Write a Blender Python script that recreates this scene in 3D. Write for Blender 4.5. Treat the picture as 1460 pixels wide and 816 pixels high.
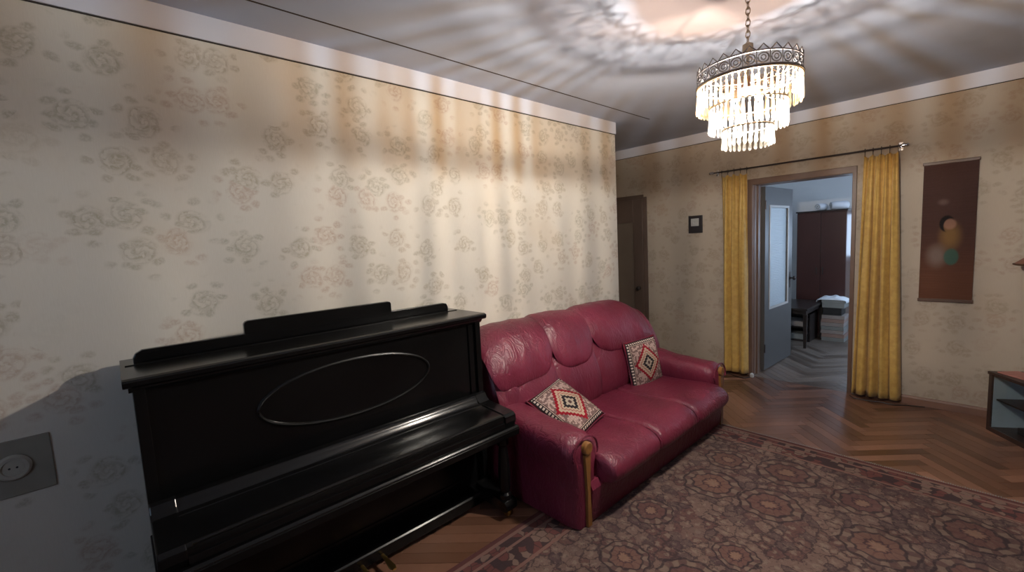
import bpy, bmesh, math, random
from math import sin, cos, pi
from mathutils import Vector, Matrix, noise
for o in list(bpy.data.objects): bpy.data.objects.remove(o)
S = bpy.context.scene
COL = S.collection
random.seed(7)

# ---------------------------------------------------------------- camera, world, exposure
F_PX, YAW, PITCH, ROLL = 619.94, 0.8292, -0.0988, -0.0499
CAM = Vector((2.3776, 0.0, 1.4888))
def cam_axes():
    cy, sy, cp, sp = cos(YAW), sin(YAW), cos(PITCH), sin(PITCH)
    fwd = Vector((-sy*cp, cy*cp, sp)); right = Vector((cy, sy, 0)); up = right.cross(fwd)
    cr, sr = cos(ROLL), sin(ROLL)
    return cr*right + sr*up, -sr*right + cr*up, fwd
AX_R, AX_U, AX_F = cam_axes()
cd = bpy.data.cameras.new('camera'); co = bpy.data.objects.new('camera', cd); COL.objects.link(co)
cd.sensor_width = 36; cd.lens = F_PX/1460*36; cd.clip_start = 0.02
m = Matrix((AX_R, AX_U, -AX_F)).transposed().to_4x4(); m.translation = CAM
co.matrix_world = m; S.camera = co
def project(P):
    q = Vector(P) - CAM; d = q.dot(AX_F)
    if d < .05: return None
    return 730 + F_PX*q.dot(AX_R)/d, 408 - F_PX*q.dot(AX_U)/d, d

w = bpy.data.worlds.new('daylight'); S.world = w; w.use_nodes = True
w.node_tree.nodes['Background'].inputs[0].default_value = (.66, .80, 1.0, 1)
w.node_tree.nodes['Background'].inputs[1].default_value = 4.6
def portal(loc, rot, sx, sy):
    l = bpy.data.lights.new('window_portal', 'AREA'); l.shape = 'RECTANGLE'; l.size = sx; l.size_y = sy
    l.cycles.is_portal = True
    o = bpy.data.objects.new('window_portal', l); COL.objects.link(o); o.location = loc; o.rotation_euler = rot
portal((2.3, -1.80, 1.6), (-pi/2, 0, 0), 1.4, 1.2)       # window behind the camera, faces +y... into the room
portal((1.95, 7.70, 1.36), (pi/2, 0, 0), 1.7, .66)      # windows of the far room
portal((3.03, 6.2, 1.45), (0, pi/2, 0), 1.7, 2.2)
BULB = 36500
S.view_settings.view_transform = 'Standard'; S.view_settings.look = 'None'
S.view_settings.exposure = 0.0; S.view_settings.gamma = 1.0; S.view_settings.use_curve_mapping = False

H, D, L = 2.55, 4.748, 3.571

# ---------------------------------------------------------------- node helpers
class T:
    def __init__(s, name):
        s.m = bpy.data.materials.new(name); s.m.use_nodes = True; s.t = s.m.node_tree
        s.b = s.t.nodes['Principled BSDF']; s.out = s.t.nodes['Material Output']
    def n(s, typ, ins=None, **kw):
        nd = s.t.nodes.new(typ)
        for k, v in kw.items(): setattr(nd, k, v)
        for k, v in (ins or {}).items(): s.put(nd.inputs[k], v)
        return nd
    def put(s, sock, v):
        if isinstance(v, bpy.types.NodeSocket): s.t.links.new(v, sock)
        elif v is not None:
            if hasattr(sock, 'default_value'):
                try: sock.default_value = v
                except Exception: sock.default_value = tuple(v) + (1,)
    def ma(s, op, a, b=None, c=None, clamp=False):
        nd = s.t.nodes.new('ShaderNodeMath'); nd.operation = op; nd.use_clamp = clamp
        for i, v in enumerate((a, b, c)):
            if v is not None: s.put(nd.inputs[i], v)
        return nd.outputs[0]
    def vm(s, op, a, b=None, sc=None):
        nd = s.t.nodes.new('ShaderNodeVectorMath'); nd.operation = op
        s.put(nd.inputs[0], a)
        if b is not None: s.put(nd.inputs[1], b)
        if sc is not None: s.put(nd.inputs['Scale'], sc)
        return nd.outputs['Value'] if op in ('LENGTH', 'DISTANCE', 'DOT_PRODUCT') else nd.outputs[0]
    def mix(s, f, a, b, typ='MIX'):
        nd = s.t.nodes.new('ShaderNodeMix'); nd.data_type = 'RGBA'; nd.blend_type = typ
        s.put(nd.inputs[0], f)
        for i, v in ((6, a), (7, b)):
            if not isinstance(v, bpy.types.NodeSocket): v = tuple(v) + (1,) if len(v) == 3 else v
            s.put(nd.inputs[i], v)
        return nd.outputs[2]
    def step(s, x, a, b):          # smooth ramp 0..1 between a and b (a may exceed b)
        nd = s.t.nodes.new('ShaderNodeMapRange'); nd.interpolation_type = 'SMOOTHSTEP'
        if a < b: s.put(nd.inputs[0], x); nd.inputs[1].default_value = a; nd.inputs[2].default_value = b
        else:
            s.put(nd.inputs[0], x); nd.inputs[1].default_value = b; nd.inputs[2].default_value = a
            nd.inputs[3].default_value = 1; nd.inputs[4].default_value = 0
        return nd.outputs[0]
    def noise(s, vec, scale, detail=3, rough=.5, dist=0):
        return s.n('ShaderNodeTexNoise', {'Vector': vec, 'Scale': scale, 'Detail': detail, 'Roughness': rough, 'Distortion': dist})
    def vor(s, vec, scale, rnd=1, feature='F1', dim='2D'):
        return s.n('ShaderNodeTexVoronoi', {'Vector': vec, 'Scale': scale, 'Randomness': rnd}, voronoi_dimensions=dim, feature=feature)
    def fres(s, ior=1.5):      # the same reflectance on both faces of a thin sheet
        g = s.n('ShaderNodeNewGeometry').outputs['Backfacing']
        i = s.ma('ADD', ior, s.ma('MULTIPLY', g, 1/ior-ior)); return s.n('ShaderNodeFresnel', {'IOR': i}).outputs[0]
    def geo(s): return s.n('ShaderNodeNewGeometry')
    def obj(s): return s.n('ShaderNodeTexCoord').outputs['Object']
    def sep(s, v): return s.n('ShaderNodeSeparateXYZ', {0: v}).outputs
    def comb(s, x, y, z=0.0): return s.n('ShaderNodeCombineXYZ', {0: x, 1: y, 2: z}).outputs[0]
    def bump(s, h, strength=.3, dist=.01):
        s.put(s.b.inputs['Normal'], s.n('ShaderNodeBump', {'Height': h, 'Strength': strength, 'Distance': dist}).outputs[0])
    def set(s, **kw):
        for k, v in kw.items(): s.put(s.b.inputs[k.replace('_', ' ')], v)
        return s
def plain(name, col, rough=.5, metal=0, noise_amt=.15, scale=12, bump=0, **kw):
    t = T(name); o = t.obj(); nz = t.noise(o, scale, 4).outputs[0]
    c = t.mix(nz, tuple(x*(1-noise_amt) for x in col), tuple(min(1, x*(1+noise_amt)) for x in col))
    t.set(Base_Color=c, Roughness=rough, Metallic=metal)
    for k, v in kw.items(): t.put(t.b.inputs[k.replace('_', ' ')], v)
    if bump: t.bump(t.noise(o, scale*6, 4).outputs[0], bump, .004)
    return t.m

def wallpaper(name='wallpaper_roses', k=(1, 1, 1), inkf=.66):
    t = T(name); g = t.geo().outputs['Position']; x, y, z = t.sep(g)
    u = t.ma('ADD', x, y); P = t.comb(u, z)
    warp = t.noise(P, 9, 3).outputs['Color']
    Pw = t.vm('ADD', P, t.vm('SCALE', t.vm('SUBTRACT', warp, (.5, .5, .5)), sc=.05))
    base = t.mix(t.noise(P, 1.3, 3).outputs[0], (.58, .53, .455), (.67, .63, .56))
    lin = t.noise(t.comb(t.ma('MULTIPLY', u, 260.0), t.ma('MULTIPLY', z, 22.0)), 1, 2).outputs[0]
    base = t.mix(t.ma('MULTIPLY', lin, .28), base, (.46, .41, .33))
    # bouquets: loose half-drop of rose heads with leaf sprays, softly printed
    sc_ = 4.9
    v = t.vor(Pw, sc_, .8); r = v.outputs['Distance']; seed = t.sep(v.outputs['Color'])
    lx, ly, _ = t.sep(t.vm('SUBTRACT', Pw, v.outputs['Position']))
    ang = t.ma('ARCTAN2', ly, lx)
    keep = t.step(seed[0], .02, .1)
    blot = t.noise(P, 42, 3, .6, .6).outputs[0]
    fine = t.noise(P, 95, 2, .6).outputs[0]
    head = t.step(r, .34, .20)
    swirl = t.ma('SINE', t.ma('ADD', t.ma('ADD', t.ma('MULTIPLY', ang, 2.0), t.ma('MULTIPLY', r, 48.0)), t.ma('MULTIPLY', blot, 9.0)))
    petal = t.step(swirl, -.2, 1.0)
    flower = t.ma('MULTIPLY', head, t.ma('ADD', t.ma('ADD', t.ma('MULTIPLY', petal, .42), t.ma('MULTIPLY', t.step(blot, .42, .62), .42)), .14))
    cl = t.vor(t.vm('MULTIPLY', Pw, (1, 1.4, 1)), 13.5, 1); csd = t.sep(cl.outputs['Color'])
    leafm = t.ma('MULTIPLY', t.step(cl.outputs['Distance'], .40, .16), t.step(csd[1], .25, .35))
    near = t.step(r, .66, .42)
    leaf = t.ma('MULTIPLY', t.ma('MULTIPLY', leafm, near), t.ma('ADD', t.ma('MULTIPLY', t.step(fine, .35, .6), .45), .35))
    ink = t.ma('MULTIPLY', t.ma('MAXIMUM', flower, leaf), keep, clamp=True)
    tint = t.mix(seed[2], (.33, .27, .18), (.29, .27, .20))
    tint = t.mix(t.step(seed[1], .7, .8), tint, (.40, .28, .21))
    col = t.mix(t.ma('MULTIPLY', ink, inkf), base, tint)
    st = t.noise(P, .9, 5, .6).outputs[0]
    col = t.mix(t.ma('MULTIPLY', t.step(st, .52, .75), .35), col, (.50, .38, .25))
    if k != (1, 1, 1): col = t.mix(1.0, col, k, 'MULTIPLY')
    t.set(Base_Color=col, Roughness=.75, Specular_IOR_Level=.25)
    t.bump(t.ma('ADD', lin, t.ma('MULTIPLY', ink, .6)), .12, .002)
    return t.m

def parquet(name='parquet_oak', A=(.075, .033, .019), Bc=(.285, .140, .092)):
    t = T(name); g = t.geo(); oi = t.n('ShaderNodeObjectInfo')
    rnd = t.ma('FRACT', t.ma('ADD', t.ma('MULTIPLY', g.outputs['Random Per Island'], 1.0), t.ma('MULTIPLY', oi.outputs['Random'], 3.7)))
    P = g.outputs['Position']; x, y, z = t.sep(P)
    nrm = t.n('ShaderNodeTexCoord').outputs['Object']
    a = t.noise(t.comb(t.ma('MULTIPLY', t.ma('ADD', x, y), 70.0), t.ma('MULTIPLY', t.ma('SUBTRACT', x, y), 70.0)), .25, 5, .6).outputs[0]
    dull = t.noise(P, 1.1, 3).outputs[0]
    c = t.mix(rnd, A, Bc)
    c = t.mix(t.ma('MULTIPLY', a, .5), c, (.11, .05, .022))
    c = t.mix(t.ma('MULTIPLY', t.step(dull, .45, .7), .35), c, (.17, .105, .080))
    t.set(Base_Color=c, Roughness=t.ma('ADD', t.ma('MULTIPLY', rnd, .12), .30), Specular_IOR_Level=.5)
    t.bump(a, .08, .002)
    return t.m

def rug_mat(x0, x1, y0, y1):
    t = T('rug_wool'); g = t.geo().outputs['Position']; x, y, z = t.sep(g); P = t.comb(x, y)
    wv = t.noise(P, 14, 2).outputs['Color']
    Pw = t.vm('ADD', P, t.vm('SCALE', t.vm('SUBTRACT', wv, (.5, .5, .5)), sc=.05))
    w2 = t.noise(P, 55, 2).outputs['Color']
    Pc = t.vm('ADD', Pw, t.vm('SCALE', t.vm('SUBTRACT', w2, (.5, .5, .5)), sc=.035))
    # small leaf and petal cells
    f = t.vor(Pc, 17, 1); fe = t.vor(Pc, 17, 1, 'DISTANCE_TO_EDGE').outputs['Distance']
    sd = t.sep(f.outputs['Color'])
    c = t.mix(t.step(sd[0], .2, .6), (.17, .085, .075), (.27, .175, .14))
    c = t.mix(t.ma('MULTIPLY', t.step(f.outputs['Distance'], .30, .10), .8), c, (.36, .27, .20))
    c = t.mix(t.ma('MULTIPLY', t.step(sd[2], .66, .8), .7), c, (.10, .065, .07))
    c = t.mix(t.ma('MULTIPLY', t.step(fe, .16, .03), t.ma('MULTIPLY', t.step(sd[1], .15, .6), .85)), c, (.045, .030, .034))
    sm = t.noise(Pc, 60, 3, .6).outputs[0]
    c = t.mix(t.ma('MULTIPLY', t.step(sm, .55, .68), .7), c, (.06, .04, .045))
    c = t.mix(t.ma('MULTIPLY', t.step(sm, .42, .34), .5), c, (.38, .29, .22))
    # rosettes
    sp = 2.55
    v = t.vor(P, sp, .42); lx, ly, _ = t.sep(t.vm('SUBTRACT', Pw, v.outputs['Position']))
    s2 = t.sep(v.outputs['Color'])
    r = t.ma('SQRT', t.ma('ADD', t.ma('MULTIPLY', lx, lx), t.ma('MULTIPLY', ly, ly)))
    r = t.ma('DIVIDE', r, t.ma('ADD', t.ma('MULTIPLY', s2[1], .5), .62))
    ang = t.ma('ARCTAN2', ly, lx)
    pet = t.ma('COSINE', t.ma('MULTIPLY', ang, 10.0))
    rad = t.ma('ADD', r, t.ma('MULTIPLY', pet, .0045))
    inside = t.step(rad, .150, .142)
    rc = t.mix(t.step(pet, -.3, .3), (.16, .09, .08), (.32, .23, .17))        # outer petals
    rc = t.mix(t.step(t.ma('ABSOLUTE', t.ma('SUBTRACT', rad, .148)), .010, .004), rc, (.03, .022, .028))
    rc = t.mix(t.step(rad, .112, .106), rc, (.035, .026, .032))
    inner = t.mix(s2[0], (.17, .075, .07), (.28, .145, .105))
    rays = t.step(t.ma('COSINE', t.ma('MULTIPLY', ang, 12.0)), .72, .95)
    inner = t.mix(t.ma('MULTIPLY', rays, .6), inner, (.12, .05, .05))
    rc = t.mix(t.step(rad, .098, .092), rc, inner)
    rc = t.mix(t.step(t.ma('ABSOLUTE', t.ma('SUBTRACT', rad, .046)), .007, .003), rc, (.07, .035, .04))
    rc = t.mix(t.step(rad, .036, .030), rc, (.40, .24, .16))
    in2 = t.step(rad, .158, .152)
    c = t.mix(t.ma('MULTIPLY', in2, t.ma('ADD', t.ma('MULTIPLY', t.step(sm, .36, .5), .22), .66)), c, rc)
    # border on all four sides
    d = t.ma('MINIMUM', t.ma('MINIMUM', t.ma('SUBTRACT', x, x0), t.ma('SUBTRACT', x1, x)),
             t.ma('MINIMUM', t.ma('SUBTRACT', y, y0), t.ma('SUBTRACT', y1, y)))
    bord = t.step(d, .235, .232)
    bz = t.vor(Pw, 26, .8); bsd = t.sep(bz.outputs['Color'])
    be = t.vor(Pw, 26, .8, 'DISTANCE_TO_EDGE').outputs['Distance']
    bc = t.mix(t.step(bsd[0], .45, .5), (.06, .035, .04), (.33, .22, .17))
    bc = t.mix(t.step(bsd[1], .6, .65), bc, (.22, .07, .06))
    bc = t.mix(t.ma('MULTIPLY', t.step(be, .1, .04), .7), bc, (.05, .03, .03))
    def line(at, wd): return t.step(t.ma('ABSOLUTE', t.ma('SUBTRACT', d, at)), wd*1.15, wd*.85)
    bc = t.mix(line(.012, .014), bc, (.16, .05, .045))
    bc = t.mix(line(.035, .010), bc, (.36, .20, .16))
    bc = t.mix(line(.095, .008), bc, (.36, .20, .16))
    bc = t.mix(line(.220, .009), bc, (.34, .18, .14))
    c = t.mix(bord, c, bc)
    fade = t.noise(P, 1.6, 3).outputs[0]
    c = t.mix(t.ma('MULTIPLY', fade, .22), c, (.20, .13, .12))
    pile = t.noise(P, 420, 2).outputs[0]
    c = t.mix(t.ma('MULTIPLY', pile, .3), c, (.06, .045, .045))
    c = t.mix(.42, c, (.026, .019, .021))
    t.set(Base_Color=c, Roughness=.95, Specular_IOR_Level=.1)
    t.bump(pile, .5, .004)
    return t.m

def leather():
    t = T('burgundy_leather'); o = t.geo().outputs['Position']
    n1 = t.noise(o, 5, 4).outputs[0]
    c = t.mix(n1, (.105, .010, .026), (.185, .022, .048))
    grain = t.vor(o, 260, 1, 'F1', '3D').outputs['Distance']
    wr = t.noise(t.vm('MULTIPLY', o, (1, 1.0, .45)), 17, 3, .55, 1.2).outputs[0]
    wr = t.ma('POWER', t.ma('ABSOLUTE', t.ma('SUBTRACT', wr, .5)), .6)
    t.set(Base_Color=c, Roughness=t.ma('ADD', t.ma('MULTIPLY', n1, .2), .30), Specular_IOR_Level=.55)
    t.bump(t.ma('ADD', t.ma('MULTIPLY', grain, .06), wr), .55, .012)
    return t.m

def cushion_mat():
    # local frame: x,y in [-.5,.5] over the cushion face
    t = T('kilim_weave'); x, y, z = t.sep(t.n('ShaderNodeTexCoord').outputs['Generated'])
    x = t.ma('SUBTRACT', x, .5); y = t.ma('SUBTRACT', y, .5)
    ax = t.ma('ABSOLUTE', x); ay = t.ma('ABSOLUTE', y)
    P = t.comb(ax, ay)
    e = t.vor(t.comb(x, y), 26, .9, 'DISTANCE_TO_EDGE').outputs['Distance']; q = t.sep(t.vor(t.comb(x, y), 26, .9).outputs['Color'])
    field = t.mix(t.step(q[0], .5, .55), (.50, .36, .32), (.20, .13, .12))
    field = t.mix(t.ma('MULTIPLY', t.step(e, .1, .04), .5), field, (.08, .03, .03))
    c = field
    di = t.ma('ADD', ax, ay)                                   # diamond distance
    zig = t.ma('PINGPONG', t.ma('MULTIPLY', t.ma('SUBTRACT', ax, ay), 1.0), .045)
    di2 = t.ma('ADD', di, t.ma('MULTIPLY', zig, .7))
    c = t.mix(t.step(di2, .405, .395), c, (.27, .010, .022))
    c = t.mix(t.step(di2, .335, .325), c, (.50, .38, .28))
    c = t.mix(t.step(t.ma('ABSOLUTE', t.ma('SUBTRACT', di2, .26)), .012, .006), c, (.30, .03, .04))
    c = t.mix(t.step(di2, .20, .192), c, (.025, .02, .025))
    c = t.mix(t.step(di2, .125, .118), c, (.45, .38, .30))
    c = t.mix(t.step(di2, .06, .05), c, (.09, .05, .05))
    mx = t.ma('MAXIMUM', ax, ay)
    c = t.mix(t.step(mx, .385, .39), c, (.03, .02, .025))
    c = t.mix(t.step(t.ma('ABSOLUTE', t.ma('SUBTRACT', mx, .402)), .007, .004), c, (.55, .42, .34))
    dots = t.ma('MULTIPLY', t.step(t.ma('PINGPONG', t.ma('MULTIPLY', t.ma('MINIMUM', ax, ay), 1.0), .03), .011, .015), t.step(t.ma('ABSOLUTE', t.ma('SUBTRACT', mx, .437)), .016, .012))
    c = t.mix(dots, c, (.62, .52, .44))
    c = t.mix(t.step(mx, .468, .474), c, (.22, .010, .022))
    wv = t.n('ShaderNodeTexWave', {'Vector': t.comb(x, y), 'Scale': 60.0}).outputs[1]
    t.set(Base_Color=c, Roughness=.9, Specular_IOR_Level=.15); t.bump(wv, .4, .003)
    return t.m

def curtain_mat():
    t = T('gold_curtain'); o = t.geo().outputs['Position']
    n = t.noise(o, 22, 4, .6).outputs[0]; n2 = t.noise(o, 3, 2).outputs[0]
    c = t.mix(t.step(n, .35, .65), (.52, .325, .082), (.63, .41, .108))
    c = t.mix(t.ma('MULTIPLY', n2, .3), c, (.36, .17, .03))
    t.set(Base_Color=c, Roughness=.62, Sheen_Weight=.15); t.bump(n, .25, .004)
    return t.m

def scroll_mat():
    t = T('bamboo_print'); o = t.obj(); x, y, z = t.sep(o)     # x across -.15...15, z up -.54...54
    n = t.noise(t.comb(t.ma('MULTIPLY', x, 3.0), t.ma('MULTIPLY', z, 240.0)), 1, 3).outputs[0]
    c = t.mix(n, (.048, .024, .020), (.080, .040, .033))
    c = t.mix(t.step(z, .1, -.45), c, t.mix(n, (.085, .034, .021), (.15, .064, .038)))
    def blob(cx, cz, rx, rz, soft=.25):
        a = t.ma('DIVIDE', t.ma('SUBTRACT', x, cx), rx); b = t.ma('DIVIDE', t.ma('SUBTRACT', z, cz), rz)
        return t.step(t.ma('SQRT', t.ma('ADD', t.ma('MULTIPLY', a, a), t.ma('MULTIPLY', b, b))), 1+soft, 1-soft)
    c = t.mix(t.ma('MULTIPLY', blob(-.03, .22, .025, .02, .8), .25), c, (.30, .22, .20))
    c = t.mix(t.ma('MULTIPLY', blob(.015, -.04, .05, .09, .7), .45), c, (.34, .20, .06))
    c = t.mix(t.ma('MULTIPLY', blob(.01, .05, .035, .04), .6), c, (.34, .18, .13))
    hair = t.ma('MULTIPLY', blob(-.005, .055, .042, .062, .12), t.ma('SUBTRACT', 1.0, blob(.012, .038, .036, .056, .12)))
    c = t.mix(hair, c, (.012, .010, .010))
    c = t.mix(t.ma('MULTIPLY', blob(-.055, -.19, .05, .075, .7), .4), c, (.30, .25, .22))
    c = t.mix(t.ma('MULTIPLY', blob(.025, -.20, .040, .062, .2), .85), c, (.045, .11, .085))
    t.set(Base_Color=c, Roughness=.85, Specular_IOR_Level=.15)
    return t.m

def crystal(name, tint, white):
    t = T(name); t.t.nodes.remove(t.b)
    tr = t.n('ShaderNodeBsdfTransparent', {'Color': tint + (1,)})
    tl = t.n('ShaderNodeBsdfTranslucent', {'Color': white + (1,)})
    gl = t.n('ShaderNodeBsdfGlossy', {'Color': (1, 1, 1, 1), 'Roughness': .22})
    m1 = t.n('ShaderNodeMixShader', {0: .15, 1: tr.outputs[0], 2: tl.outputs[0]})
    m2 = t.n('ShaderNodeMixShader', {0: t.fres(), 1: m1.outputs[0], 2: gl.outputs[0]})
    t.put(t.out.inputs[0], m2.outputs[0]); return t.m
def glass_mat(name, tint, rough=.0, bumpscale=0, trans=1.0):
    t = T(name); t.set(Base_Color=tint + (1,), Roughness=rough, Transmission_Weight=trans, IOR=1.45)
    if bumpscale:
        x, y, z = t.sep(t.geo().outputs['Position'])
        t.bump(t.vor(t.comb(t.ma('ADD', x, y), z), bumpscale, .1).outputs['Distance'], .6, .01)
    return t.m
def thin_glass(name, tint):
    t = T(name); t.t.nodes.remove(t.b)
    tr = t.n('ShaderNodeBsdfTransparent', {'Color': tint + (1,)}); gl = t.n('ShaderNodeBsdfGlossy', {'Roughness': .03})
    m2 = t.n('ShaderNodeMixShader', {0: t.fres(), 1: tr.outputs[0], 2: gl.outputs[0]})
    t.put(t.out.inputs[0], m2.outputs[0]); return t.m

RX0, RX1, RY0, RY1 = .765, 3.25, -.65, 3.352
M = dict(
    wall=wallpaper(), dimwall=wallpaper('wallpaper_roses_dimmed', (.70, .635, .585), .45), parquet=parquet(), parquet2=parquet('parquet_grey', (.085, .075, .066), (.20, .175, .15)), rug=rug_mat(RX0, RX1, RY0, RY1), leather=leather(), kilim=cushion_mat(),  # far wall paper is a darkened copy, its dimmer light painted in
    curtain=curtain_mat(), scroll=scroll_mat(),
    ceiling=plain('ceiling_whitewash', (.42, .455, .55), .85, 0, .14, 2.2, .15),
    cornice=plain('cornice_whitewash', (.62, .62, .68), .8, 0, .06, 4),
    farpaint=plain('far_room_paint', (.82, .81, .78), .8, 0, .06, 2.5),
    brownwall=plain('brown_wall', (.10, .075, .06), .7),
    slab=plain('joint_dark', (.035, .02, .012), .9),
    grime=plain('joint_grime', (.035, .030, .026), .9),
    black=plain('black_lacquer', (.0040, .0040, .0042), .20, 0, .2, 3, Specular_IOR_Level=.34),
    blackedge=plain('black_lacquer_worn', (.006, .006, .006), .26, 0, .3, 9, Specular_IOR_Level=.5),
    brass=plain('brass', (.55, .36, .12), .3, 1),
    gilt=plain('gilded_filigree', (.40, .31, .22), .35, 1),
    silver=plain('tarnished_filigree', (.17, .16, .16), .4, 1),
    chrome=plain('chrome', (.75, .75, .78), .15, 1, .02),
    darkmetal=plain('dark_metal', (.05, .04, .038), .4, .6),
    frosted=glass_mat('patterned_glass', (.80, .88, .92), .30, 55, .55),
    glass=thin_glass('cabinet_glass', (.82, .88, .90)),
    amberglass=thin_glass('amber_glass', (.80, .68, .60)),
    wpane=thin_glass('window_glass', (.92, .96, 1.0)),
    doorwood=plain('door_grey_brown', (.075, .070, .066), .45, 0, .12, 6),
    doordark=plain('door_brown', (.115, .078, .060), .5, 0, .15, 5),
    doorpanel=plain('door_panel_taupe', (.15, .115, .088), .55, 0, .15, 5),
    casing=plain('casing_brown', (.13, .075, .052), .4, 0, .2, 8),
    jamb=plain('jamb_brown', (.20, .115, .075), .38, 0, .2, 8),
    bead=plain('glazing_bead', (.42, .40, .38), .4),
    base=plain('baseboard_wood', (.20, .105, .072), .5, 0, .15, 8),
    trimwood=plain('sofa_trim_wood', (.24, .105, .03), .3, 0, .3, 14),
    wardrobe=plain('wardrobe_mahogany', (.050, .016, .014), .35, 0, .25, 4),
    tablewood=plain('table_dark', (.030, .023, .021), .30),
    cabwood=plain('cabinet_dark_wood', (.040, .022, .018), .4, 0, .2, 10),
    cabin=plain('cabinet_lining', (.62, .64, .66), .5),
    paper=plain('newsprint', (.30, .26, .24), .85, 0, .2, 20),
    paper2=plain('newsprint_pink', (.30, .20, .17), .85, 0, .2, 20),
    grey=plain('grey_card', (.22, .23, .22), .7),
    darkbox=plain('dark_box', (.012, .012, .013), .6),
    cloth=plain('white_cloth', (.74, .78, .82), .8, 0, .06, 30, .3),
    tile=plain('pale_tile', (.42, .42, .40), .4, 0, .15, 40),
    plaque=plain('dark_plaque', (.020, .016, .018), .5),
    socket=plain('socket_grey', (.36, .34, .29), .7),
    socketback=plain('socket_board', (.24, .22, .185), .8),
    pink=plain('pink_booklet', (.42, .18, .15), .5),
    shade=plain('lamp_shade_terracotta', (.24, .115, .08), .6),
    rim=plain('lamp_rim_brown', (.075, .036, .020), .45),
    cable=plain('cable_black', (.015, .012, .012), .5),
    white=plain('white_plastic', (.55, .55, .55), .4),
    winframe=plain('window_paint', (.60, .62, .64), .4),
    clear=crystal('crystal_clear', (.93, .95, .97), (1.0, .93, .80)),
    amber=crystal('crystal_amber', (1.0, .82, .58), (1.0, .84, .62)),
)
def bulb():
    t = T('lit_bulb'); t.t.nodes.remove(t.b)
    e = t.n('ShaderNodeEmission', {'Color': (1.0, .875, .745, 1), 'Strength': float(BULB)}); t.put(t.out.inputs[0], e.outputs[0]); return t.m
M['bulb'] = bulb()

# ---------------------------------------------------------------- mesh helpers
def link(name, me, parent=None, mat=None, smooth=False):
    o = bpy.data.objects.new(name, me); COL.objects.link(o)
    if parent: o.parent = parent
    if mat: me.materials.append(M[mat] if isinstance(mat, str) else mat)
    if smooth:
        for p in me.polygons: p.use_smooth = True
    return o
def fin(name, bm, mat, parent=None, smooth=False, bevel=0, sharp=.6):
    bmesh.ops.recalc_face_normals(bm, faces=bm.faces)
    me = bpy.data.meshes.new(name); bm.to_mesh(me); bm.free()
    o = link(name, me, parent, mat, smooth)
    if smooth and sharp: me.set_sharp_from_angle(angle=sharp)
    if bevel:
        b = o.modifiers.new('bevel', 'BEVEL'); b.width = bevel; b.segments = 2; b.limit_method = 'ANGLE'; b.angle_limit = .6
    return o
def box(bm, x0, x1, y0, y1, z0, z1, mat=None):
    vs = [bm.verts.new((x, y, z)) for x in (x0, x1) for y in (y0, y1) for z in (z0, z1)]
    if mat is not None:
        for v in vs: v.co = mat @ v.co
    for f in ((0,1,3,2),(4,6,7,5),(0,4,5,1),(2,3,7,6),(0,2,6,4),(1,5,7,3)): bm.faces.new([vs[i] for i in f])
    return bm
def B(*a, mat=None): return box(bmesh.new(), *a, mat=mat)
def prism(bm, pts, axis, a, b):
    # extrude a closed polygon pts (2D) along axis between a and b
    def mk(p, t):
        if axis == 'y': return (p[0], t, p[1])
        if axis == 'x': return (t, p[0], p[1])
        return (p[0], p[1], t)
    v0 = [bm.verts.new(mk(p, a)) for p in pts]; v1 = [bm.verts.new(mk(p, b)) for p in pts]
    n = len(pts)
    for i in range(n): bm.faces.new((v0[i], v0[(i+1) % n], v1[(i+1) % n], v1[i]))
    bm.faces.new(v0[::-1]); bm.faces.new(v1); return bm
def rings(bm, rs, cap=True, closed=False):
    V = [[bm.verts.new(p) for p in r] for r in rs]; n = len(rs[0])
    m_ = len(V)
    for a in range(m_ if closed else m_-1):
        A, Bq = V[a], V[(a+1) % m_]
        for i in range(n): bm.faces.new((A[i], A[(i+1) % n], Bq[(i+1) % n], Bq[i]))
    if cap and not closed: bm.faces.new(V[0][::-1]); bm.faces.new(V[-1])
    return V
def tube(bm, pts, r, n=8, closed=False):
    pts = [Vector(p) for p in pts]; out = []
    N = len(pts)
    for i, p in enumerate(pts):
        if closed: t = pts[(i+1) % N] - pts[i-1]
        else: t = pts[min(i+1, N-1)] - pts[max(i-1, 0)]
        t.normalize(); a = t.cross(Vector((0, 0, 1)))
        if a.length < .05: a = t.cross(Vector((1, 0, 0)))
        a.normalize(); b = t.cross(a).normalized(); rr = r[i] if isinstance(r, (list, tuple)) else r
        out.append([p + (a*cos(2*pi*k/n) + b*sin(2*pi*k/n))*rr for k in range(n)])
    rings(bm, out, True, closed); return bm
def lathe(bm, prof, c=(0, 0, 0), n=20, axis='z'):
    def mk(r, h, a):
        if axis == 'z': return (c[0]+r*cos(a), c[1]+r*sin(a), c[2]+h)
        if axis == 'x': return (c[0]+h, c[1]+r*cos(a), c[2]+r*sin(a))
        return (c[0]+r*cos(a), c[1]+h, c[2]+r*sin(a))
    rings(bm, [[mk(max(r, 1e-4), h, 2*pi*k/n) for k in range(n)] for r, h in prof]); return bm
def thing(name, label, cat, loc=(0, 0, 0), group=None, rot=(0, 0, 0)):
    o = bpy.data.objects.new(name, None); COL.objects.link(o); o.location = loc; o.rotation_euler = rot; o.empty_display_size = .1
    o['label'] = label; o['category'] = cat
    if group: o['group'] = group
    return o
def tag(o, label, cat, group=None):
    o['label'] = label; o['category'] = cat
    if group: o['group'] = group
    return o
def struct(o): o['kind'] = 'structure'; return o
def frame_in(o, parent):      # keep world coordinates of a mesh built in world space under an empty
    return o

# meshes are written in world coordinates: shift to the thing's own origin
def W(name, bm, mat, parent, **kw):
    off = -Vector(parent.location if parent.parent is None else parent.parent.location)
    root = parent
    while root.parent: root = root.parent
    inv = Matrix.LocRotScale(root.location, root.rotation_euler, None).inverted()
    bmesh.ops.transform(bm, matrix=inv, verts=bm.verts)
    return fin(name, bm, mat, parent, **kw)

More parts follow.
